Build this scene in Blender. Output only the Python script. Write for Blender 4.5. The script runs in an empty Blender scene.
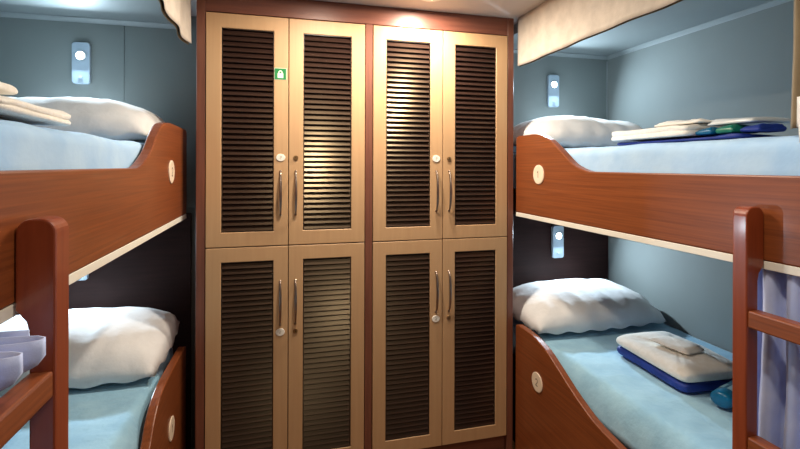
import bpy, bmesh, math, random
from mathutils import Vector, Matrix, noise
random.seed(7)
SC = bpy.context.scene
C = SC.collection
# ------------------------------------------------------------------ camera
EYE = 1.36
cam_d = bpy.data.cameras.new('camera'); cam = bpy.data.objects.new('camera', cam_d); C.objects.link(cam)
cam_d.sensor_width = 36.0
cam_d.lens = 461.72 / 800 * 36.0
cam_d.shift_y = -(224.5 - 165.64) / 800
cam_d.clip_start = 0.02
cam.location = (0, 0, EYE)
cam.rotation_euler = (Matrix.Rotation(math.radians(-14.66), 4, 'Z') @ Matrix.Rotation(math.radians(90), 4, 'X')
                      @ Matrix.Rotation(math.radians(0.168), 4, 'Z')).to_euler()
SC.camera = cam
# ------------------------------------------------------------------ world, view
w = bpy.data.worlds.new('world'); SC.world = w; w.use_nodes = True
w.node_tree.nodes['Background'].inputs[0].default_value = (0.5, 0.55, 0.6, 1)
w.node_tree.nodes['Background'].inputs[1].default_value = 0.3
SC.view_settings.view_transform = 'Standard'; SC.view_settings.look = 'None'
SC.view_settings.gamma = 1.0; SC.view_settings.use_curve_mapping = False
SC.view_settings.exposure = 0.35
# lamp settings (the lamps themselves are built further down)
DOWNLIGHTS = [(0.61, 1.82, 10.0), (0.20, 1.60, 9.0), (0.50, 0.60, 6.0), (0.20, -0.35, 3.0)]   # x, y, watts; the last two are unseen lamps added as fill
WARM = (1.0, 0.86, 0.70)
COOL = (0.70, 0.87, 1.0)
READING_W = 4.8
# ------------------------------------------------------------------ key dimensions (metres)
XL, XR = -0.38, 1.093          # aisle faces of the bunk side boards
WL, WR = -1.245, 1.898         # side walls
YH, YN = 2.36, -1.10           # far wall behind the bunk heads, near wall
CEIL, SOFF = 2.066, 2.016
WF = 2.0                       # front of the wardrobe doors

# ------------------------------------------------------------------ materials
def srgb(r, g, b):
    f = lambda c: ((c / 255) / 12.92) if c / 255 <= 0.04045 else (((c / 255) + 0.055) / 1.055) ** 2.4
    return (f(r), f(g), f(b), 1)
MATS = {}
def mat(name, col, rough=0.5, col2=None, scale=(1, 1, 1), nscale=6.0, bump=0.0, bump_scale=None, coat=0.0, metal=0.0,
        sheen=0.0, emit=None, estr=0.0, detail=4.0, contrast=(0.35, 0.65), spec=0.5, trans=0.0):
    m = bpy.data.materials.new(name); m.use_nodes = True
    nt = m.node_tree; n = nt.nodes; l = nt.links; b = n['Principled BSDF']
    b.inputs['Base Color'].default_value = col; b.inputs['Roughness'].default_value = rough
    b.inputs['Metallic'].default_value = metal; b.inputs['Coat Weight'].default_value = coat
    b.inputs['Coat Roughness'].default_value = 0.12
    b.inputs['Sheen Weight'].default_value = sheen; b.inputs['Specular IOR Level'].default_value = spec
    b.inputs['Transmission Weight'].default_value = trans
    if emit:
        b.inputs['Emission Color'].default_value = emit; b.inputs['Emission Strength'].default_value = estr
    tc = n.new('ShaderNodeTexCoord'); mp = n.new('ShaderNodeMapping'); mp.inputs['Scale'].default_value = scale
    l.new(tc.outputs['Object'], mp.inputs['Vector'])
    nz = n.new('ShaderNodeTexNoise'); nz.inputs['Scale'].default_value = nscale; nz.inputs['Detail'].default_value = detail
    l.new(mp.outputs[0], nz.inputs['Vector'])
    if col2:
        r = n.new('ShaderNodeValToRGB'); r.color_ramp.elements[0].position = contrast[0]; r.color_ramp.elements[1].position = contrast[1]
        r.color_ramp.elements[0].color = col; r.color_ramp.elements[1].color = col2
        l.new(nz.outputs['Fac'], r.inputs['Fac']); l.new(r.outputs['Color'], b.inputs['Base Color'])
    if bump:
        bn = n.new('ShaderNodeBump'); bn.inputs['Strength'].default_value = bump; bn.inputs['Distance'].default_value = 0.01
        src = nz
        if bump_scale:
            src = n.new('ShaderNodeTexNoise'); src.inputs['Scale'].default_value = bump_scale; src.inputs['Detail'].default_value = 3
            l.new(mp.outputs[0], src.inputs['Vector'])
        l.new(src.outputs['Fac'], bn.inputs['Height']); l.new(bn.outputs[0], b.inputs['Normal'])
    MATS[name] = m
    return m
mat('cherry_y', srgb(118, 60, 30), 0.38, srgb(142, 76, 38), (44, 0.8, 44), 4, 0.04, contrast=(0.32, 0.66), detail=6, coat=0.15)
mat('cherry_z', srgb(128, 56, 30), 0.32, srgb(146, 68, 36), (20, 20, 1.3), 4, 0.03, contrast=(0.3, 0.7), coat=0.25)
mat('frame_brown', srgb(112, 68, 54), 0.4, srgb(126, 78, 60), (20, 20, 1.2), 4, 0.03, coat=0.1)
mat('fascia_brown', srgb(108, 64, 52), 0.4, srgb(122, 74, 58), (1.2, 20, 20), 4, 0.03, coat=0.1)
mat('door_tan', srgb(190, 152, 112), 0.5, srgb(198, 161, 120), (16, 16, 0.9), 4, 0.02, contrast=(0.25, 0.75), coat=0.0)
mat('bead_gold', srgb(46, 30, 22), 0.4)
mat('slat_brown', srgb(44, 30, 27), 0.29, srgb(54, 37, 31), (1.2, 20, 20), 4)
MATS['slat_brown'].node_tree.nodes['Principled BSDF'].inputs['Specular Tint'].default_value = (1.0, 0.80, 0.50, 1)
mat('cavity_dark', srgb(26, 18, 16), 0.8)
mat('steel', srgb(160, 146, 136), 0.3, srgb(174, 160, 150), nscale=40, metal=1.0)
mat('brass_lock', srgb(160, 130, 90), 0.35, metal=0.9)
mat('wall_grey', srgb(132, 141, 140), 0.75, srgb(136, 145, 144), nscale=3, bump=0.03, bump_scale=260)
mat('headboard_dark', srgb(44, 25, 23), 0.6, srgb(52, 30, 27), (1.5, 20, 20), 4, 0.02, spec=0.2)
mat('white_strip', srgb(240, 236, 222), 0.45, srgb(244, 240, 228), nscale=8)
mat('trim_pale', srgb(148, 158, 160), 0.4, srgb(152, 162, 164), nscale=6)
mat('ceiling_cream', srgb(200, 197, 198), 0.55, srgb(204, 201, 202), nscale=4, bump=0.03, bump_scale=200)
mat('soffit_grey', srgb(136, 145, 146), 0.55, srgb(140, 149, 150), nscale=4)
mat('near_wall', srgb(150, 140, 132), 0.6, srgb(156, 146, 138), nscale=3)
mat('floor_carpet', srgb(100, 70, 42), 0.9, srgb(124, 88, 54), nscale=90, bump=0.4, bump_scale=400)
mat('valance', srgb(208, 199, 186), 0.85, srgb(222, 213, 200), (3, 3, 3), 7, 0.12, bump_scale=90, sheen=0.1)
mat('lining', srgb(110, 96, 70), 0.9, srgb(122, 106, 78), nscale=20)
mat('sheet_blue', srgb(160, 200, 238), 0.85, srgb(178, 212, 242), (2, 2, 2), 5, 0.15, bump_scale=14, sheen=0.1)
mat('blanket_blue', srgb(142, 190, 218), 0.85, srgb(158, 204, 228), (3, 3, 3), 4, 0.25, bump_scale=16, sheen=0.2)
mat('pillow_white', srgb(226, 226, 226), 0.85, srgb(236, 236, 236), (2, 2, 2), 5, 0.22, bump_scale=16, sheen=0.1)
mat('towel_white', srgb(242, 238, 228), 0.95, srgb(250, 247, 240), nscale=60, bump=0.25, bump_scale=300, sheen=0.3)
mat('bag_navy', srgb(16, 44, 128), 0.6, srgb(22, 54, 146), nscale=20, bump=0.1, bump_scale=200)
mat('pack_teal', srgb(14, 96, 140), 0.3, srgb(20, 116, 160), nscale=9)
mat('pack_light', srgb(150, 205, 235), 0.4, srgb(170, 218, 240), nscale=9)
mat('pack_green', srgb(20, 110, 90), 0.3, srgb(30, 128, 104), nscale=9)
mat('plastic_clear', srgb(214, 220, 222), 0.25, srgb(224, 230, 232), nscale=9)
mat('curtain_lav', srgb(184, 200, 246), 0.9, srgb(198, 212, 250), (4, 4, 4), 6, 0.1, bump_scale=160, sheen=0.2)
mat('curtain_taupe', srgb(128, 112, 88), 0.9, srgb(140, 124, 98), (4, 4, 4), 6, 0.1, bump_scale=160)
mat('lamp_plate', srgb(168, 188, 204), 0.3, srgb(174, 194, 210), nscale=8, spec=0.6)
mat('led_cool', srgb(220, 240, 255), 0.3, emit=(0.72, 0.9, 1.0, 1), estr=18.0)
mat('led_warm', srgb(255, 240, 214), 0.3, emit=(1.0, 0.86, 0.64, 1), estr=14.0)
mat('disc_cream', srgb(238, 216, 190), 0.4, srgb(244, 224, 200), nscale=9)
mat('print_grey', srgb(128, 110, 88), 0.5)
mat('disc_white', srgb(244, 240, 228), 0.35, srgb(248, 244, 234), nscale=9)
mat('sign_green', srgb(16, 122, 62), 0.4, srgb(20, 130, 68), nscale=9)
mat('sign_white', srgb(226, 240, 220), 0.4, srgb(232, 244, 226), nscale=9)
mat('plastic_white', srgb(230, 230, 228), 0.4, srgb(236, 236, 234), nscale=9)

# ------------------------------------------------------------------ helpers
def obj(name, bm, m, parent=None, smooth=False, loc=None, rot=None):
    me = bpy.data.meshes.new(name)
    bmesh.ops.recalc_face_normals(bm, faces=bm.faces)
    bm.to_mesh(me); bm.free()
    for x in (m if isinstance(m, (list, tuple)) else [m]): me.materials.append(MATS[x])
    if smooth:
        for p in me.polygons: p.use_smooth = True
    o = bpy.data.objects.new(name, me); C.objects.link(o)
    if parent: o.parent = parent
    if loc: o.location = loc
    if rot: o.rotation_euler = rot
    return o
def share(src, parent=None, loc=None, rot=None):
    o = src.copy(); C.objects.link(o); o.parent = parent
    if loc is not None: o.location = loc
    if rot is not None: o.rotation_euler = rot
    return o
def thing(name, label, cat, loc=(0, 0, 0), group=None):
    o = bpy.data.objects.new(name, None); C.objects.link(o); o.location = loc
    o.empty_display_size = 0.05
    return tag(o, label, cat, group)
def tag(o, label, cat, group=None):
    o['label'] = label; o['category'] = cat
    if group: o['group'] = group
    return o
def struct(o): o['kind'] = 'structure'; return o
def box(x0, x1, y0, y1, z0, z1, bev=0.0, seg=1, bm=None):
    own = bmesh.new()
    r = bmesh.ops.create_cube(own, size=1)
    for v in own.verts:
        v.co = Vector(((x0 + x1) / 2 + v.co.x * (x1 - x0), (y0 + y1) / 2 + v.co.y * (y1 - y0), (z0 + z1) / 2 + v.co.z * (z1 - z0)))
    if bev: bmesh.ops.bevel(own, geom=list(own.edges), offset=bev, segments=seg, affect='EDGES', profile=0.5, clamp_overlap=True)
    if bm is None: return own
    me = bpy.data.meshes.new('t'); own.to_mesh(me); own.free(); bm.from_mesh(me); bpy.data.meshes.remove(me)
    return bm
def prism(pts, axis, a, b, bev=0.0, seg=1):
    """extrude a closed outline along an axis: axis 'X' -> pts are (y,z), 'Y' -> (x,z), 'Z' -> (x,y)"""
    bm = bmesh.new()
    mk = {'X': lambda p, t: (t, p[0], p[1]), 'Y': lambda p, t: (p[0], t, p[1]), 'Z': lambda p, t: (p[0], p[1], t)}[axis]
    v0 = [bm.verts.new(mk(p, a)) for p in pts]; v1 = [bm.verts.new(mk(p, b)) for p in pts]
    f0 = bm.faces.new(v0); f1 = bm.faces.new(v1)
    for i in range(len(pts)): bm.faces.new((v0[i], v0[(i + 1) % len(pts)], v1[(i + 1) % len(pts)], v1[i]))
    bmesh.ops.recalc_face_normals(bm, faces=bm.faces)
    if bev:
        ed = [e for e in bm.edges if e in f0.edges or e in f1.edges]
        bmesh.ops.bevel(bm, geom=ed, offset=bev, segments=seg, affect='EDGES', profile=0.5, clamp_overlap=True)
    return bm
def grid(nu, nv, fn, closed_u=False, thick=0.0):
    bm = bmesh.new()
    V = [[bm.verts.new(fn(i / (nu if closed_u else nu - 1), j / (nv - 1))) for j in range(nv)] for i in range(nu)]
    for i in range(nu if closed_u else nu - 1):
        for j in range(nv - 1):
            a = V[i][j]; b = V[(i + 1) % nu][j]; c = V[(i + 1) % nu][j + 1]; d = V[i][j + 1]
            bm.faces.new((a, b, c, d))
    if thick:
        bmesh.ops.recalc_face_normals(bm, faces=bm.faces)
        bmesh.ops.solidify(bm, geom=list(bm.faces), thickness=thick)
    return bm
def smooth_interp(pts, y):
    """pts sorted by y ascending: smooth monotone interpolation"""
    if y <= pts[0][0]: return pts[0][1]
    if y >= pts[-1][0]: return pts[-1][1]
    n = len(pts)
    d = [(pts[i + 1][1] - pts[i][1]) / (pts[i + 1][0] - pts[i][0]) for i in range(n - 1)]
    m = [0.0] * n
    for i in range(1, n - 1):
        m[i] = 0 if d[i - 1] * d[i] <= 0 else 2 * d[i - 1] * d[i] / (d[i - 1] + d[i])
    for i in range(n - 1):
        if pts[i][0] <= y <= pts[i + 1][0]:
            h = pts[i + 1][0] - pts[i][0]; t = (y - pts[i][0]) / h
            return ((2 * t ** 3 - 3 * t ** 2 + 1) * pts[i][1] + (t ** 3 - 2 * t ** 2 + t) * h * m[i]
                    + (-2 * t ** 3 + 3 * t ** 2) * pts[i + 1][1] + (t ** 3 - t ** 2) * h * m[i + 1])
def disc(r, t, n=28, sx=1.0):
    """a coin lying in the x-z plane, facing -y, rounded rim"""
    bm = bmesh.new()
    rings = [(r, t), (r, t * 0.3), (r * 0.92, 0.0)]
    R = [[bm.verts.new((q * sx * math.cos(2 * math.pi * k / n), y, q * math.sin(2 * math.pi * k / n))) for k in range(n)] for q, y in rings]
    for a, b in zip(R, R[1:]):
        for k in range(n): bm.faces.new((a[k], a[(k + 1) % n], b[(k + 1) % n], b[k]))
    bm.faces.new(R[0]); bm.faces.new(R[-1])
    return bm
def tube(path, rad, n=10, cap=True):
    """swept round tube; rad number or list"""
    bm = bmesh.new(); P = [Vector(p) for p in path]; R = []
    up = Vector((0.31, 0.2, 0.93)).normalized()
    for i, p in enumerate(P):
        t = (P[min(i + 1, len(P) - 1)] - P[max(i - 1, 0)]).normalized()
        s = t.cross(up).normalized(); q = t.cross(s).normalized()
        r = rad[i] if isinstance(rad, (list, tuple)) else rad
        R.append([bm.verts.new(p + s * r * math.cos(2 * math.pi * k / n) + q * r * math.sin(2 * math.pi * k / n)) for k in range(n)])
    for a, b in zip(R, R[1:]):
        for k in range(n): bm.faces.new((a[k], a[(k + 1) % n], b[(k + 1) % n], b[k]))
    if cap: bm.faces.new(R[0]); bm.faces.new(R[-1])
    return bm
def fbm(x, y, z=0.0, o=3): return noise.fractal(Vector((x, y, z)), 1.0, 2.0, o)

# ------------------------------------------------------------------ the room
struct(obj('floor', box(WL - .1, WR + .1, YN - .1, YH + .1, -0.06, 0.0), 'floor_carpet'))
ceil = struct(obj('ceiling', box(WL - .1, WR + .1, YN - .1, YH + .1, CEIL, CEIL + 0.06), 'ceiling_cream'))
struct(obj('wall_left', box(WL - .06, WL, YN, YH, 0, CEIL), 'wall_grey'))
struct(obj('wall_right', box(WR, WR + .06, YN, YH, 0, CEIL), 'wall_grey'))
far = struct(obj('wall_far', box(WL - .06, WR + .06, YH + .006, YH + .06, 0, CEIL), 'wall_grey'))
for x0, x1 in ((WL, -0.6868), (-0.6852, XL + 0.03), (XR - 0.02, WR)):
    obj('wall_panel', box(x0, x1, YH, YH + .006, 1.16, SOFF, 0.0006), 'wall_grey', far)
struct(obj('wall_near', box(WL - .06, WR + .06, YN - .06, YN, 0, CEIL), 'near_wall'))
# lowered soffits above the upper berths
obj('soffit', box(WL, XL - 0.04, YN, YH, SOFF, CEIL), 'soffit_grey', ceil)
obj('soffit', box(XR + 0.04, WR, YN, YH, SOFF, CEIL), 'soffit_grey', ceil)
# pale cove trim where the soffit meets the bunk walls, and the corner bead
def cove(name, axis, a, b, at, sgn):
    p = [(0, SOFF), (0, SOFF - .036), (.006, SOFF - .036), (.010, SOFF - .028), (.020, SOFF - .020), (.026, SOFF - .012), (.030, SOFF - .008), (.030, SOFF)]
    pts = [(at + sgn * q * .6, SOFF + (z - SOFF) * .55) for q, z in p]
    return struct(obj(name, prism(pts, axis, a, b), 'trim_pale'))
cove('trim_1', 'Y', YN, YH, WR, -1)
cove('trim_2', 'X', XR + .04, WR, YH, -1)
cove('trim_3', 'X', WL, XL - .04, YH, -1)
cove('trim_4', 'Y', YN, YH, WL, 1)
struct(obj('trim_5', box(WR - .008, WR, YH - .008, YH, 1.15, SOFF - .03, .002), 'trim_pale'))

# ------------------------------------------------------------------ wardrobe
X0, DW, GAP = -0.2883, 0.3262, 0.0347
X1 = X0 + 4 * DW + GAP
ZB, ZV, ZT = 0.077, 1.0238, 1.9795
SL, SR = -0.323, 1.083
WD = YH - 0.012
ward = thing('wardrobe', 'built-in wardrobe of eight tan doors with dark louvres between the bunk beds', 'wardrobe', (0, 0, 0))
obj('stile', box(SL, X0 - .0015, WF - .002, WD, 0.0, CEIL - .001, .0015), 'frame_brown', ward)
obj('stile', box(X1 + .0015, SR, WF - .002, WD, 0.0, CEIL - .001, .0015), 'frame_brown', ward)
xm = X0 + 2 * DW
obj('stile', box(xm + .0015, xm + GAP - .0015, WF - .001, WD, ZB, ZT + .002, .0015), 'frame_brown', ward)
obj('fascia', box(X0 - .0015, X1 + .0015, WF, WD, ZT + .003, CEIL - .001, .0015), 'fascia_brown', ward)
obj('plinth', box(X0 - .0015, X1 + .0015, WF + .02, WD, 0.0, ZB - .003, .001), 'fascia_brown', ward)
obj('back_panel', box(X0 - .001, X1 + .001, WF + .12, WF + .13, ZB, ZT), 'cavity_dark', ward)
# the door blank: a frame with a sunk opening, drawn round its own lower left corner
MG = 0.0605
DT = 0.022
def door_mesh(w, h):
    bm = bmesh.new()
    g = 0.0016
    def ring(x0, x1, z0, z1, y): return [bm.verts.new(p) for p in ((x0, y, z0), (x1, y, z0), (x1, y, z1), (x0, y, z1))]
    o0 = ring(g, w - g, g, h - g, 0.0015); o0b = ring(g + .0015, w - g - .0015, g + .0015, h - g - .0015, 0)
    i0 = ring(MG - .002, w - MG + .002, MG - .002, h - MG + .002, 0); i1 = ring(MG, w - MG, MG, h - MG, .002)
    i2 = ring(MG, w - MG, MG, h - MG, DT); o2 = ring(g, w - g, g, h - g, DT)
    seq = [o0b, i0, i1, i2, o2, o0, o0b]
    for a, b in zip(seq, seq[1:]):
        for k in range(4): bm.faces.new((a[k], a[(k + 1) % 4], b[(k + 1) % 4], b[k]))
    return bm
def bead_mesh(w, h):
    bm = bmesh.new(); t = .003
    for a in ((MG, MG + t, MG, h - MG), (w - MG - t, w - MG, MG, h - MG), (MG + t, w - MG - t, MG, MG + t), (MG + t, w - MG - t, h - MG - t, h - MG)):
        box(a[0], a[1], .004, .016, a[2], a[3], 0, 1, bm)
    return bm
def slat_mesh(w):
    L = w - 2 * MG - .008
    th, t, c = math.radians(56), .0045, .0215       # slope, thickness, chord: outer edge low
    e = [(0, 0), (c * math.cos(th), c * math.sin(th))]
    nx, nz = -math.sin(th) * t, math.cos(th) * t
    pts = [(0.0, 0.0), (e[1][0], e[1][1]), (e[1][0] + nx, e[1][1] + nz), (nx * .7 , nz * .7 ), (-.0008, .0012)]
    return prism([(y + .004, z) for y, z in pts], 'X', MG + .004, MG + .004 + L)
NS = 37
def handle_bm():
    bm = bmesh.new()
    n = 14; path = []; rad = []
    for k in range(n + 1):
        t = k / n; path.append((0, -.006 - .020 * math.sin(math.pi * t) ** .6, -.092 + .184 * t)); rad.append(.0032 + .0026 * math.sin(math.pi * t))
    b = tube(path, rad, 10)
    me = bpy.data.meshes.new('t'); b.to_mesh(me); b.free(); bm.from_mesh(me); bpy.data.meshes.remove(me)
    for z in (-.090, .090):
        b = tube([(0, .002, z), (0, -.008, z)], .0048, 10); me = bpy.data.meshes.new('t'); b.to_mesh(me); b.free(); bm.from_mesh(me); bpy.data.meshes.remove(me)
    return bm
def number_mark(bm, strokes, y, wd):
    """thin flat strokes (pairs of x,z points) joined into bm as material slot 1"""
    for (ax, az), (bx, bz) in strokes:
        d = Vector((bx - ax, 0, bz - az)); q = Vector((-d.z, 0, d.x)).normalized() * wd / 2
        f = bm.faces.new([bm.verts.new(Vector((x, y, z)) + s) for (x, z), s in (((ax, az), -q), ((bx, bz), -q), ((bx, bz), q), ((ax, az), q))])
        f.material_index = 1
    return bm
protos = {}
for row in range(2):
    z0, z1 = ((ZV + .0006, ZT), (ZB, ZV - .0006))[row]
    h = z1 - z0
    for cdx in range(4):
        x0 = X0 + cdx * DW + (GAP if cdx > 1 else 0)
        left_leaf = cdx % 2 == 0
        if row not in protos:
            d = obj('door', door_mesh(DW, h), 'door_tan', ward, loc=(x0, WF - .004, z0))
            bd = obj('bead', bead_mesh(DW, h), 'bead_gold', d)
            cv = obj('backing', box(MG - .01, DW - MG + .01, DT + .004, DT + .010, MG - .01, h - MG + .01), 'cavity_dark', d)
            protos[row] = (d, bd, cv)
        else:
            d0, b0, c0 = protos[row]
            d = share(d0, ward, (x0, WF - .004, z0)); share(b0, d); share(c0, d)
        pitch = (h - 2 * MG - .010) / NS
        for k in range(NS):
            lz = MG + .004 + k * pitch
            if 'slat' not in protos: protos['slat'] = obj('slat', slat_mesh(DW), 'slat_brown', d, loc=(0, 0, lz))
            else: share(protos['slat'], d, (0, 0, lz))
        hx = DW - .032 if left_leaf else .030
        hz = (1.245 if row == 0 else .786) - z0
        lz = (1.392 if row == 0 else .662) - z0
        if 'handle' not in protos: protos['handle'] = obj('handle', handle_bm(), 'steel', d, True, (hx, 0, hz))
        else: share(protos['handle'], d, (hx, 0, hz))
        if left_leaf:
            if 'disc' not in protos:
                bm = disc(.0155, .003, 24, 1.2)
                s = .0055
                number_mark(bm, [((-s * .5, s), (s * .5, s)), ((s * .5, s), (s * .5, 0)), ((s * .5, 0), (-s * .5, 0)), ((-s * .5, 0), (-s * .5, -s)), ((-s * .5, -s), (s * .5, -s))], -.0003, .0012)
                protos['disc'] = obj('number_disc', bm, ['disc_white', 'print_grey'], d, loc=(hx, -.0032, lz))
            else: share(protos['disc'], d, (hx, -.0032, lz))
        else:
            if 'lock' not in protos:
                bm = disc(.010, .005, 20); number_mark(bm, [((0, -.004), (0, .004))], -.0003, .002)
                protos['lock'] = obj('cylinder_lock', bm, ['brass_lock', 'cavity_dark'], d, loc=(hx, -.005, lz))
            else: share(protos['lock'], d, (hx, -.005, lz))

# green padlock sign stuck on the first upper door
sg = thing('padlock_sign', 'small green square sign with a white padlock stuck on wardrobe door', 'sign', (0.004, WF - .0052, 1.742))
obj('plate', box(-.0245, .0245, 0, .001, -.0245, .0245, .0004), 'sign_white', sg)
obj('field', box(-.023, .023, -.0006, 0, -.023, .023), 'sign_green', sg)
bm = box(-.0115, .0115, -.0011, -.0006, -.017, .003)
n = 12
arc = [(.009 * math.cos(math.pi * k / n), .004 + .011 * math.sin(math.pi * k / n)) for k in range(n + 1)]
arc2 = [(.0045 * math.cos(math.pi * k / n), .004 + .0065 * math.sin(math.pi * k / n)) for k in range(n + 1)]
arc = [(.009, .002)] + arc + [(-.009, .002)]; arc2 = [(.0045, .002)] + arc2 + [(-.0045, .002)]
for k in range(len(arc) - 1):
    bm.faces.new([bm.verts.new((p[0], -.0011, p[1])) for p in (arc[k], arc[k + 1], arc2[k + 1], arc2[k])])
obj('padlock_symbol', bm, 'sign_white', sg)

# ------------------------------------------------------------------ bunk berths
def side_board(profile, y0, y1, zb, xa, xb):
    """profile: top edge (y,z) ascending in y"""
    n = 64; top = []
    for k in range(n + 1):
        y = y0 + (y1 - y0) * k / n; top.append((y, smooth_interp(profile, y)))
    r = .018
    a, b = top[0], top[-1]
    pts = [(y0, zb), (y1, zb)]
    pts += [(y1, b[1] - r), (y1 - r * .3, b[1] - r * .3)] + [p for p in reversed(top) if p[0] < y1 - r and p[0] > y0 + r] + [(y0 + r * .3, a[1] - r * .3), (y0, a[1] - r)]
    return prism(pts, 'X', xa, xb, .004, 2)
def berth_disc(parent, x, y, z, sgn, strokes):
    bm = disc(.042, .004, 32)
    number_mark(bm, strokes, -.0004, .0042)
    return obj('number_disc', bm, ['disc_cream', 'print_grey'], parent, loc=(x, y, z), rot=(0, 0, math.radians(-90 * sgn)))
s = .013
two = [((-s * .6, s * .7), (-s * .3, s * 1.1)), ((-s * .3, s * 1.1), (s * .3, s * 1.1)), ((s * .3, s * 1.1), (s * .6, s * .6)), ((s * .6, s * .6), (s * .4, 0)), ((s * .4, 0), (-s * .6, -s * 1.1)), ((-s * .6, -s * 1.1), (s * .7, -s * 1.1))]
one = [((0, -s * 1.1), (0, s * 1.1)), ((0, s * 1.1), (-s * .5, s * .6))]
T = 0.03
YF = 0.36          # foot end of the berths
def berth(side, upper):
    sg = 1 if side == 'right' else -1
    xa = XR if side == 'right' else XL
    xb = xa + sg * T
    wall = WR if side == 'right' else WL
    lo, hi = (lambda a, b: (min(a, b), max(a, b)))(xa, xb)
    t = thing('bunk_berth', 'x', 'bunk', (xa + sg * .4, 1.36, 0))
    inv = t.location.copy()
    def place(o): o.location = o.location - inv; return o
    lo2, hi2 = (xb + .001, wall - .003) if sg > 0 else (wall + .003, xb - .001)
    if upper:
        zb = 1.141 if sg > 0 else 1.153
        prof = ([(0.3, 1.340), (1.44, 1.340), (1.537, 1.362), (1.634, 1.423), (1.743, 1.484), (1.84, 1.502), (2.2, 1.502)] if sg > 0 else
                [(0.3, 1.351), (1.42, 1.351), (1.55, 1.392), (1.66, 1.470), (1.73, 1.502), (1.84, 1.512), (2.2, 1.508)])
        y1 = 1.992 if sg > 0 else 2.13
        place(obj('side_board', side_board(prof, YF, y1, zb, lo, hi), 'cherry_y', t))
        e0, e1 = (xa + .001, xb + .012) if sg > 0 else (xb - .012, xa - .001)
        place(obj('edge_strip', box(e0, e1, YF, y1, zb - .020, zb - .0005, .0012), 'white_strip', t))
        place(obj('base_panel', box(lo2 + (.012 if sg > 0 else 0), hi2 - (0 if sg > 0 else .012), YF, YH - .003, zb - .017, zb + .09, .002), 'headboard_dark', t))
        place(berth_disc(t, xa - sg * .0045, 1.79 if sg > 0 else 1.832, 1.323 if sg > 0 else 1.335, sg, two if sg < 0 else one))
    else:
        prof = ([(0.3, .415), (1.20, .417), (1.395, .436), (1.537, .484), (1.65, .540), (1.743, .582), (1.86, .606), (2.2, .612)] if sg > 0 else
                [(0.3, .418), (1.42, .425), (1.562, .491), (1.62, .550), (1.70, .588), (1.80, .600), (2.2, .596)])
        y1 = 1.992 if sg > 0 else 2.13
        place(obj('side_board', side_board(prof, YF, y1, 0.0, lo, hi), 'cherry_y', t))
        place(obj('base_panel', box(lo2, hi2, YF, YH - .025, 0.0, .36, .002), 'headboard_dark', t))
        h0, h1 = (lo2 - .012, hi2) if sg > 0 else (lo2, hi2 + .012)
        place(obj('headboard', box(h0, h1, YH - .018, YH - .003, 0.0, 1.122 if sg > 0 else 1.134, .002), 'headboard_dark', t))
        place(berth_disc(t, xa - sg * .0045, 1.797 if sg > 0 else 1.845, .4165 if sg > 0 else .396, sg, two if sg > 0 else one))
    return t
ru = berth('right', True); rl = berth('right', False); lu = berth('left', True); ll = berth('left', False)
ru['label'] = 'upper cherry wood berth holding the towels with green and blue packets'
rl['label'] = 'lower cherry wood berth with sloping curved board, holding towels on navy bag'
lu['label'] = 'upper cherry wood berth holding the stacked cream towels'
ll['label'] = 'lower cherry wood berth without any towels, pillow and blue blanket inside'
for o in (ru, rl, lu, ll): o['group'] = 'four built-in berths'

# ------------------------------------------------------------------ mattresses, blankets, pillows
def mattress(x0, x1, y0, y1, z0, z1, m, seed):
    n = 30
    r = .035
    def fn(u, v):
        # loop profile across x-z, swept along y, with rounded ends
        y = y0 + (y1 - y0) * v
        e = min(y - y0, y1 - y); k = 1.0 if e > r else math.sqrt(max(0, 1 - (1 - e / r) ** 2))
        hw, hh = (x1 - x0) / 2 - r * (1 - k), (z1 - z0) / 2 - r * (1 - k)
        a = 2 * math.pi * u
        ca, sa = math.cos(a), math.sin(a); p = 0.22
        x = math.copysign(abs(ca) ** p, ca) * hw; z = math.copysign(abs(sa) ** p, sa) * hh
        w = .006 * fbm(x * 5 + seed, y * 5, z * 9)
        return ((x0 + x1) / 2 + x + (w * .6 if abs(x) > hw * .9 else 0), y, (z0 + z1) / 2 + z + (w if z > hh * .5 else 0))
    vs = 90
    g = bmesh.new()
    nu = 72
    def vv(j): 
        t = j / vs
        return t
    V = [[g.verts.new(fn(i / nu, (0.5 - 0.5 * math.cos(math.pi * j / vs)) if False else vv(j))) for j in range(vs + 1)] for i in range(nu)]
    for i in range(nu):
        for j in range(vs): g.faces.new((V[i][j], V[(i + 1) % nu][j], V[(i + 1) % nu][j + 1], V[i][j + 1]))
    g.faces.new([V[i][0] for i in range(nu)]); g.faces.new([V[i][vs] for i in range(nu)])
    return obj('mattress', g, m, None, True)
ZU, ZL = 1.436, 0.545
tag(mattress(XR + T + .008, WR - .006, YF + .02, YH - .01, 1.235, ZU, 'sheet_blue', 1), 'mattress in pale blue sheet under towels with green and blue packets', 'mattress')
tag(mattress(WL + .006, XL - T - .008, YF + .02, YH - .01, 1.247, ZU + .004, 'sheet_blue', 5), 'mattress in pale blue sheet under the stacked cream towels', 'mattress')
tag(mattress(XR + T + .055, WR - .006, YF + .02, YH - .025, .362, ZL, 'sheet_blue', 9), 'mattress of the lower berth, under a pale blue blanket with towels', 'mattress')
tag(mattress(WL + .006, XL - T - .055, YF + .02, YH - .025, .362, ZL, 'sheet_blue', 13), 'mattress of the lower berth without towels, mostly hidden by blue blanket', 'mattress')

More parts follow.
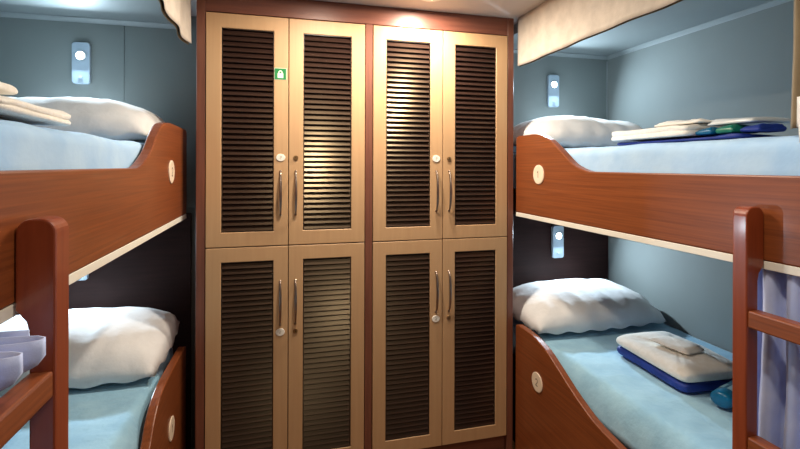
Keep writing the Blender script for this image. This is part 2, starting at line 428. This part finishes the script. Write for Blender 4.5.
def blanket(xi, xw, y0, y1, sg, seed, label):
    """spread over the mattress: falls behind the side board at xi, meets the wall at xw"""
    nu, nv = 60, 90
    W = abs(xw - xi)
    def fn(u, v):
        y = y0 + (y1 - y0) * v
        d = u * (W + .14)                      # path length from the aisle edge
        if d < .14:
            t = d / .14; a = t * math.pi / 2
            x = .006 + .055 * (1 - math.cos(a)) ; z = ZL + .014 - .15 * (1 - math.sin(a) ** .8)
        else:
            x = .061 + (d - .14) / W * (W - .068); z = ZL + .014
        w = .010 * fbm(x * 3.2 + seed, y * 2.4) + .007 * abs(fbm(x * 5 + seed, y * 9, 3)) + .008 * max(0, math.sin((x * 1.2 + y) * 16 + seed)) * max(0, fbm(x * 2, y * 2, seed))
        k = min(1, x / .05)
        z += max(0, w) * k
        return (xi + sg * x, y, z)
    bm = grid(nu, nv, fn, thick=.006)
    o = obj('blanket', bm, 'blanket_blue', None, True)
    return tag(o, label, 'blanket')
blanket(XR + T, WR - .004, .42, 2.02, 1, 2.0, 'pale blue blanket spread under folded towels and navy bag')
blanket(XL - T, WL + .004, .42, 1.96, -1, 7.0, 'pale blue blanket on the berth that has no towels')

def pillow(cx, cy, cz, lx, ly, th, seed, label, tilt=0.0, rz=0.0, puff=1.0):
    """soft pillow, lx across, ly deep, flat side down; origin at the bottom"""
    n = 46
    bm = bmesh.new()
    top = []; bot = []
    def P(u, v, up):
        a, b = 2 * u - 1, 2 * v - 1
        pin = 1 - .07 * (a * a) * (b * b) * 1.0 - .03 * (abs(a) ** 3 * (1 - b * b) + 0)
        pin2 = 1 - .05 * (abs(b) ** 3) * (1 - a * a)
        x = a * lx / 2 * (pin2 if True else 1) * (1 - .04 * b * b); y = b * ly / 2 * pin
        e = max(0.0, (1 - abs(a) ** 4.0)) ** .5 * max(0.0, (1 - abs(b) ** 2.8)) ** .5
        wr = .007 * fbm(x * 4 + seed, y * 4, seed) + .022 * (.35 - abs(fbm(x * 7 + seed, y * 3.2 + x * 2, 1.7, 2))) * (1 - .6 * v)
        edge = min(1, (1 - max(abs(a), abs(b))) * 4)
        if up: z = .028 + th * .80 * e * puff + wr * (0.35 + .65 * edge) * e
        else: z = .028 - .026 * e
        fl = .006 * math.sin(a * 19 + seed) * (1 - edge) + .008 * math.sin(b * 13 + seed * 2) * (1 - edge)
        return Vector((x, y, z + fl * (1 if True else 0)))
    G1 = [[bm.verts.new(P(i / n, j / n, True)) for j in range(n + 1)] for i in range(n + 1)]
    G2 = [[(G1[i][j] if i in (0, n) or j in (0, n) else bm.verts.new(P(i / n, j / n, False))) for j in range(n + 1)] for i in range(n + 1)]
    for i in range(n):
        for j in range(n):
            bm.faces.new((G1[i][j], G1[i + 1][j], G1[i + 1][j + 1], G1[i][j + 1]))
            try: bm.faces.new((G2[i][j], G2[i][j + 1], G2[i + 1][j + 1], G2[i + 1][j]))
            except ValueError: pass
    o = obj('pillow', bm, 'pillow_white', None, True, (cx, cy, cz), (math.radians(tilt), 0, math.radians(rz)))
    return tag(o, label, 'pillow', 'pillows on the berths')
pillow(1.49, 2.09, ZU + .014, .70, .46, .165, 1.3, 'white pillow on the berth with green and blue packets', 3, 0)
pillow(-.82, 2.09, ZU + .012, .73, .46, .175, 4.1, 'white pillow on the berth with the stacked cream towels', 3, 0)
pillow(1.50, 2.09, ZL + .040, .74, .46, .165, 6.4, 'white pillow on the berth with towels on navy bag', 5, 0)
pillow(-.815, 2.07, ZL + .050, .79, .48, .17, 8.7, 'white pillow on the berth that has no towels', 7, 0)

# ------------------------------------------------------------------ towels, bags, packets
def folded(name, m, lx, ly, h, layers, loc, rz, label, cat, seed, group=None, parent=None, droop=0.0, dome=0.009):
    """folded cloth: soft slab whose folded side bulges, with layer creases on the cut sides"""
    n = 26; bm = bmesh.new(); nv = 8 * layers
    prof = []
    for k in range(nv + 1):
        t = k / nv
        ph = (t * layers) % 1.0
        bul = .55 + .45 * abs(math.sin(math.pi * t * layers)) ** .5
        prof.append((t, bul))
    def pt(a, t, bul):
        c, s_ = math.cos(a), math.sin(a); p = .16
        x = math.copysign(abs(c) ** p, c); y = math.copysign(abs(s_) ** p, s_)
        r = .010
        rr = r * (1 - bul)
        X = x * (lx / 2 - rr); Y = y * (ly / 2 - rr)
        z = h * t
        if t > .9: pass
        z += .007 * fbm(X * 8 + seed, Y * 8, seed) * t - droop * ((abs(X) / (lx / 2)) ** 3) * t
        X += .004 * fbm(Y * 9, z * 30 + seed); Y += .004 * fbm(X * 9 + 4, z * 30 + seed)
        return (X, Y, z)
    na = 56
    R = [[bm.verts.new(pt(2 * math.pi * i / na, t, b)) for i in range(na)] for t, b in prof]
    for a, b in zip(R, R[1:]):
        for i in range(na): bm.faces.new((a[i], a[(i + 1) % na], b[(i + 1) % na], b[i]))
    bm.faces.new(R[0])
    # domed top
    prev = R[-1]
    for f, dz in ((.93, .004), (.7, .007), (.4, .0085), (.12, .009)):
        ring = []
        for i in range(na):
            p = R[-1][i].co
            ring.append(bm.verts.new((p.x * f, p.y * f, p.z * 1.0 + dz / .009 * dome + .006 * fbm(p.x * f * 9 + seed, p.y * f * 9))))
        for i in range(na): bm.faces.new((prev[i], prev[(i + 1) % na], ring[(i + 1) % na], ring[i]))
        prev = ring
    bm.faces.new(prev)
    o = obj(name, bm, m, parent, True, loc, (0, 0, math.radians(rz)))
    if label: tag(o, label, cat, group)
    return o
# lower berth: navy zip bag, towel on it, small towel on top, toiletry pack beside
folded('zip_bag', 'bag_navy', .26, .38, .026, 1, (1.50, 1.475, ZL + .028), -4, 'flat navy bag under the folded white towel, beside the teal bottle', 'bag', 1.0, dome=.003)
folded('folded_towel', 'towel_white', .275, .385, .032, 1, (1.505, 1.475, ZL + .064), -4, 'large folded white towel lying on the navy bag', 'towel', 2.0, droop=.008, dome=.024)
folded('folded_towel', 'towel_white', .10, .17, .008, 1, (1.49, 1.46, ZL + .121), 8, 'small folded white towel on top of the large towel beside the teal bottle', 'towel', 3.0)
def roll_pack(loc, rot, r, L, name, label, cat, m1, m2):
    t = thing(name, label, cat, loc); t.rotation_euler = rot
    n = 24
    P = [(0, -L / 2), (r * .6, -L / 2), (r * .92, -L / 2 + .006), (r, -L / 2 + .016), (r, L / 2 - .03), (r * .9, L / 2 - .012), (r * .5, L / 2), (0, L / 2)]
    bm = bmesh.new(); R = []
    for q, y in P[1:-1]: R.append([bm.verts.new((q * math.cos(2 * math.pi * k / n), y, q * .8 * math.sin(2 * math.pi * k / n))) for k in range(n)])
    for a, b in zip(R, R[1:]):
        for k in range(n): bm.faces.new((a[k], a[(k + 1) % n], b[(k + 1) % n], b[k]))
    bm.faces.new(R[0]); bm.faces.new(R[-1])
    obj('body', bm, m1, t, True)
    # printed band
    bm = bmesh.new(); R = []
    for y in (-L * .22, L * .02): R.append([bm.verts.new((r * 1.012 * math.cos(2 * math.pi * k / n), y, r * .8 * 1.012 * math.sin(2 * math.pi * k / n))) for k in range(n)])
    for k in range(n):
        if k % 3: bm.faces.new((R[0][k], R[0][(k + 1) % n], R[1][(k + 1) % n], R[1][k]))
    obj('printed_band', bm, m2, t, True)
    return t
roll_pack((1.475, 1.220, ZL + .052), (0, 0, math.radians(-72)), .034, .17, 'toiletry_bottle', 'teal bottle with pale printed band lying beside the navy bag', 'bottle', 'pack_teal', 'pack_light')
# upper right berth
U = ZU + .006
folded('zip_bag', 'bag_navy', .20, .54, .010, 1, (1.37, 1.285, U), -3, 'flat navy bag under towels and green and blue packets', 'bag', 4.0, dome=.001)
folded('folded_towel', 'towel_white', .20, .38, .034, 2, (1.355, 1.37, U + .017), -3, 'long folded white towel on the flat bag beside green and blue packets', 'towel', 5.0, 'towels with the packets', dome=.004)
folded('folded_towel', 'towel_white', .15, .20, .008, 1, (1.36, 1.265, U + .058), -3, 'small folded white towel on the long towel near the packets', 'towel', 6.0, 'towels with the packets')
folded('clear_pouch', 'plastic_clear', .15, .16, .010, 1, (1.37, 1.085, U + .045), -3, 'pale see-through pouch lying over the green and blue packets', 'pouch', 7.0)
def packet(loc, m, rz, label):
    o = folded('wrapped_packet', m, .10, .062, .014, 1, loc, rz, label, 'packet', loc[1] * 9, 'packets under the pouch'); return o
packet((1.325, 1.150, U + .017), 'pack_teal', -2, 'teal packet next to the long white towel')
packet((1.325, 1.080, U + .017), 'pack_green', -4, 'green packet between the teal and navy packets')
packet((1.330, 1.010, U + .017), 'bag_navy', -2, 'navy packet beside the green packet')
# upper left berth
U2 = ZU + .010
folded('folded_towel', 'towel_white', .24, .36, .030, 2, (-.56, 1.03, U2 + .002), 5, 'thick folded cream towel under another at the sheet edge', 'towel', 8.0, 'stacked cream towels', droop=.008)
folded('folded_towel', 'towel_white', .20, .24, .012, 1, (-.56, .90, U2 + .044), 5, 'smaller cream towel on top of the thick folded one', 'towel', 9.0, 'stacked cream towels')

# ------------------------------------------------------------------ reading lamps
def reading_lamp(x, zc, zled, label, y=YH):
    t = thing('reading_lamp', label, 'lamp', (x, y, zc), 'reading lamps on the head walls')
    w, h, r = .036, .0925, .014
    pts = []
    for cx, cz, a0 in ((w - r, h - r, 0), (-w + r, h - r, 90), (-w + r, -h + r, 180), (w - r, -h + r, 270)):
        for k in range(7):
            a = math.radians(a0 + 15 * k); pts.append((cx + r * math.cos(a), cz + r * math.sin(a)))
    obj('plate', prism(pts, 'Y', -.018, 0, .003, 2), 'lamp_plate', t)
    dz = zled - zc
    b = disc(.021, .006, 24); obj('bezel', b, 'plastic_white', t, loc=(0, -.0225, dz))
    b = disc(.0165, .004, 24); obj('led_lens', b, 'led_cool', t, loc=(0, -.0250, dz))
    b = box(-.008, .008, -.021, -.018, -h + .022, -h + .034, .001); obj('switch', b, 'lamp_plate', t)
    ld = bpy.data.lights.new('led', 'AREA'); ld.shape = 'DISK'; ld.size = .03; ld.energy = READING_W; ld.color = COOL
    lo = bpy.data.objects.new('led', ld); C.objects.link(lo); lo.parent = t; lo.location = (0, -.036, dz); ld.spread = math.radians(172)
    lo.rotation_euler = (math.radians(-70), 0, 0)      # aims into the berth
    return t
reading_lamp(1.525, 1.792, 1.828, 'lit slim lamp above the pillow beside the green and blue packets')
reading_lamp(-.854, 1.812, 1.844, 'lit slim lamp above the pillow near the stacked cream towels')
reading_lamp(1.545, .927, .962, 'lit slim lamp on dark headboard above pillow near the navy bag', YH - .019)
reading_lamp(-.854, .942, .977, 'slim lamp on dark headboard above the blue blanket without towels', YH - .019)

# ------------------------------------------------------------------ ladders
def ladder(side, label):
    sg = 1 if side == 'right' else -1
    xr = XR if sg > 0 else XL
    yn, yf = (.824, .859) if sg > 0 else (.806, .854)
    ztop = 1.267 if sg > 0 else 1.279
    znotch = (1.125 if sg > 0 else 1.137)
    t = thing('bunk_ladder', label, 'ladder', (xr - sg * .03, yn - .2, 0))
    inv = t.location.copy()
    a, bfull, blow = xr - sg * .054, xr - sg * .0015, xr - sg * .0195
    pts = [(a, 0.0), (blow, 0.0), (blow, znotch - .03), (blow + sg * .004, znotch - .012), (bfull, znotch + .006)]
    r = .022
    for k in range(7):
        th = math.radians(90 * k / 6); pts.append((bfull - sg * r * (1 - math.cos(th)), ztop - r + r * math.sin(th)))
    for k in range(7):
        th = math.radians(90 * k / 6); pts.append((a + sg * r * (1 - math.sin(th)), ztop - r + r * math.cos(th)))
    p = obj('post', prism(pts, 'Y', yn, yf, .003, 2), 'cherry_z', t); p.location = -inv
    q = share(p, t); q.location = -inv + Vector((0, -.37, 0))
    zr = 1.030 if sg > 0 else 1.050
    r0 = None
    x0, x1 = sorted((a + sg * .002, blow))
    for k in range(4):
        if r0 is None:
            r0 = obj('rung', box(x0, x1, yn - .335, yn, zr - .040, zr, .004, 2), 'cherry_y', t); r0.location = -inv
        else:
            o = share(r0, t); o.location = -inv + Vector((0, 0, -.29 * k))
    return t
ladder('right', 'cherry wood ladder beside the navy bag and hanging lavender curtain')
ladder('left', 'cherry wood ladder with lavender curtain pleats bulging over its top rung')

# ------------------------------------------------------------------ curtains
def curtain(name, label, y0, y1, ztop, zbot, xfun, ampfun, n_pl, m, seed, cat='curtain', hooks=True):
    nu, nv = n_pl * 14 + 1, 44
    def fn(u, v):
        z = ztop + (zbot - ztop) * v
        ph = 2 * math.pi * n_pl * u + .5 * math.sin(3 * v + seed)
        A = ampfun(z, u); s_ = math.sin(ph)
        x = xfun(z) + A * s_ + .004 * fbm(u * 6 + seed, z * 3)
        y = y0 + (y1 - y0) * u - .085 * (y1 - y0) / n_pl * math.sin(2 * ph) + .004 * fbm(u * 9, z * 4 + seed)
        return (x, y, z)
    bm = grid(nu, nv, fn, thick=.0016)
    o = obj(name, bm, m, None, True)
    return tag(o, label, cat)
sm = lambda a, b, t: (lambda k: k * k * (3 - 2 * k))(max(0, min(1, (t - a) / (b - a))))
curtain('curtain', 'gathered lavender curtain hanging behind the ladder beside the navy bag', .40, .905, 1.118, .60,
        lambda z: 1.124, lambda z, u: .026 - .006 * sm(.6, 1.1, z), 9, 'curtain_lav', 1.0)
curtain('curtain', 'lavender curtain with deep pleats bulging over the ladder rung', .50, .775, 1.124, .60,
        lambda z: -.398 + .026 * sm(1.050, 1.098, z), lambda z, u: .018 + .044 * sm(1.052, 1.098, z), 5, 'curtain_lav', 2.0)
# taupe curtain at the foot of the upper right berth with white band
tc = thing('curtain', 'taupe curtain with white band gathered over the pale blue sheet', 'curtain', (1.155, .542, ZU))
def fn(u, v):
    z = (SOFF - .004 - ZU - .012) * (1 - v) + .012
    ph = 2 * math.pi * 7 * u
    return (.0 + .020 * math.sin(ph) + .004 * fbm(u * 5, z * 3), -.26 + (.517 + .012 * v) * u + .004 * math.sin(2 * ph), z)
obj('drape', grid(99, 30, fn, thick=.0016), 'curtain_taupe', tc, True)
def band(u, v):
    a = 2 * math.pi * u; c, q = math.cos(a), math.sin(a)
    x = math.copysign(abs(c) ** .5, c) * .027; y = -.012 + math.copysign(abs(q) ** .25, q) * .262
    zb = -.02 if x < -.02 else .016
    return (x - (.0015 * math.sin(y * 60) if x < 0 else 0), y, zb + (.085 - zb) * v + .003 * math.sin(y * 22))
obj('tie_band', grid(120, 6, band, True, thick=.0015), 'plastic_white', tc, True)

def valance(side, label):
    sg = 1 if side == 'right' else -1
    x = XR + .010 if sg > 0 else XL + .034
    t = thing('valance', label, 'valance', (x, .9, CEIL))
    y0, y1 = -.45, 1.993
    def mk(off, zoff):
        def fn(u, v):
            y = y0 + (y1 - y0) * u
            zb = (1.848 if sg < 0 else 1.838) + (.006 if sg < 0 else .0015) * math.sin(y * 9 + 1) + (.011 * fbm(y * 4.2, 2.2) if sg < 0 else .001 * fbm(y * 3, 1))
            z = CEIL - .001 + (zb + zoff - CEIL) * v
            xx = ((.003 if sg > 0 else .006) * math.sin(y * 26) * (.3 + .7 * v) + (.003 if sg > 0 else .006) * fbm(y * 5, z * 2, 1 if sg > 0 else 5) * v) * sg * -1
            return (xx + sg * off, y - .9, z - CEIL)
        return fn
    obj('fabric', grid(150, 14, mk(0, 0), thick=.002), 'valance', t, True)
    obj('lining', grid(150, 14, mk(.010, -.002 if sg > 0 else -.005), thick=.002), 'lining', t, True)
    return t
valance('right', 'cream fabric valance hanging above the towels with green and blue packets')
valance('left', 'cream fabric valance with wavy hem above the stacked cream towels')

# ------------------------------------------------------------------ ceiling downlights, the rear two added as fill
for i, (x, y, wt) in enumerate(DOWNLIGHTS):
    t = thing('downlight', 'lit round ceiling light close against the wardrobe fascia' if i == 0 else 'round warm ceiling light above the aisle, rear two unseen and added as fill', 'light', (x, y, CEIL), 'ceiling downlights')
    bm = bmesh.new(); n = 32; R = []
    for r, z in ((.050, -.001), (.056, -.006), (.050, -.008), (.040, -.007), (.036, -.001)):
        R.append([bm.verts.new((r * math.cos(2 * math.pi * k / n), r * math.sin(2 * math.pi * k / n), z)) for k in range(n)])
    for a, b in zip(R, R[1:]):
        for k in range(n): bm.faces.new((a[k], a[(k + 1) % n], b[(k + 1) % n], b[k]))
    obj('ring', bm, 'plastic_white', t, True)
    obj('lens', disc(.037, .003, 24), 'led_warm', t, loc=(0, 0, -.004), rot=(math.radians(90), 0, 0))
    ld = bpy.data.lights.new('bulb', 'AREA'); ld.shape = 'DISK'; ld.size = .08; ld.energy = wt; ld.color = WARM
    lo = bpy.data.objects.new('bulb', ld); C.objects.link(lo); lo.parent = t; lo.location = (0, 0, -.012)
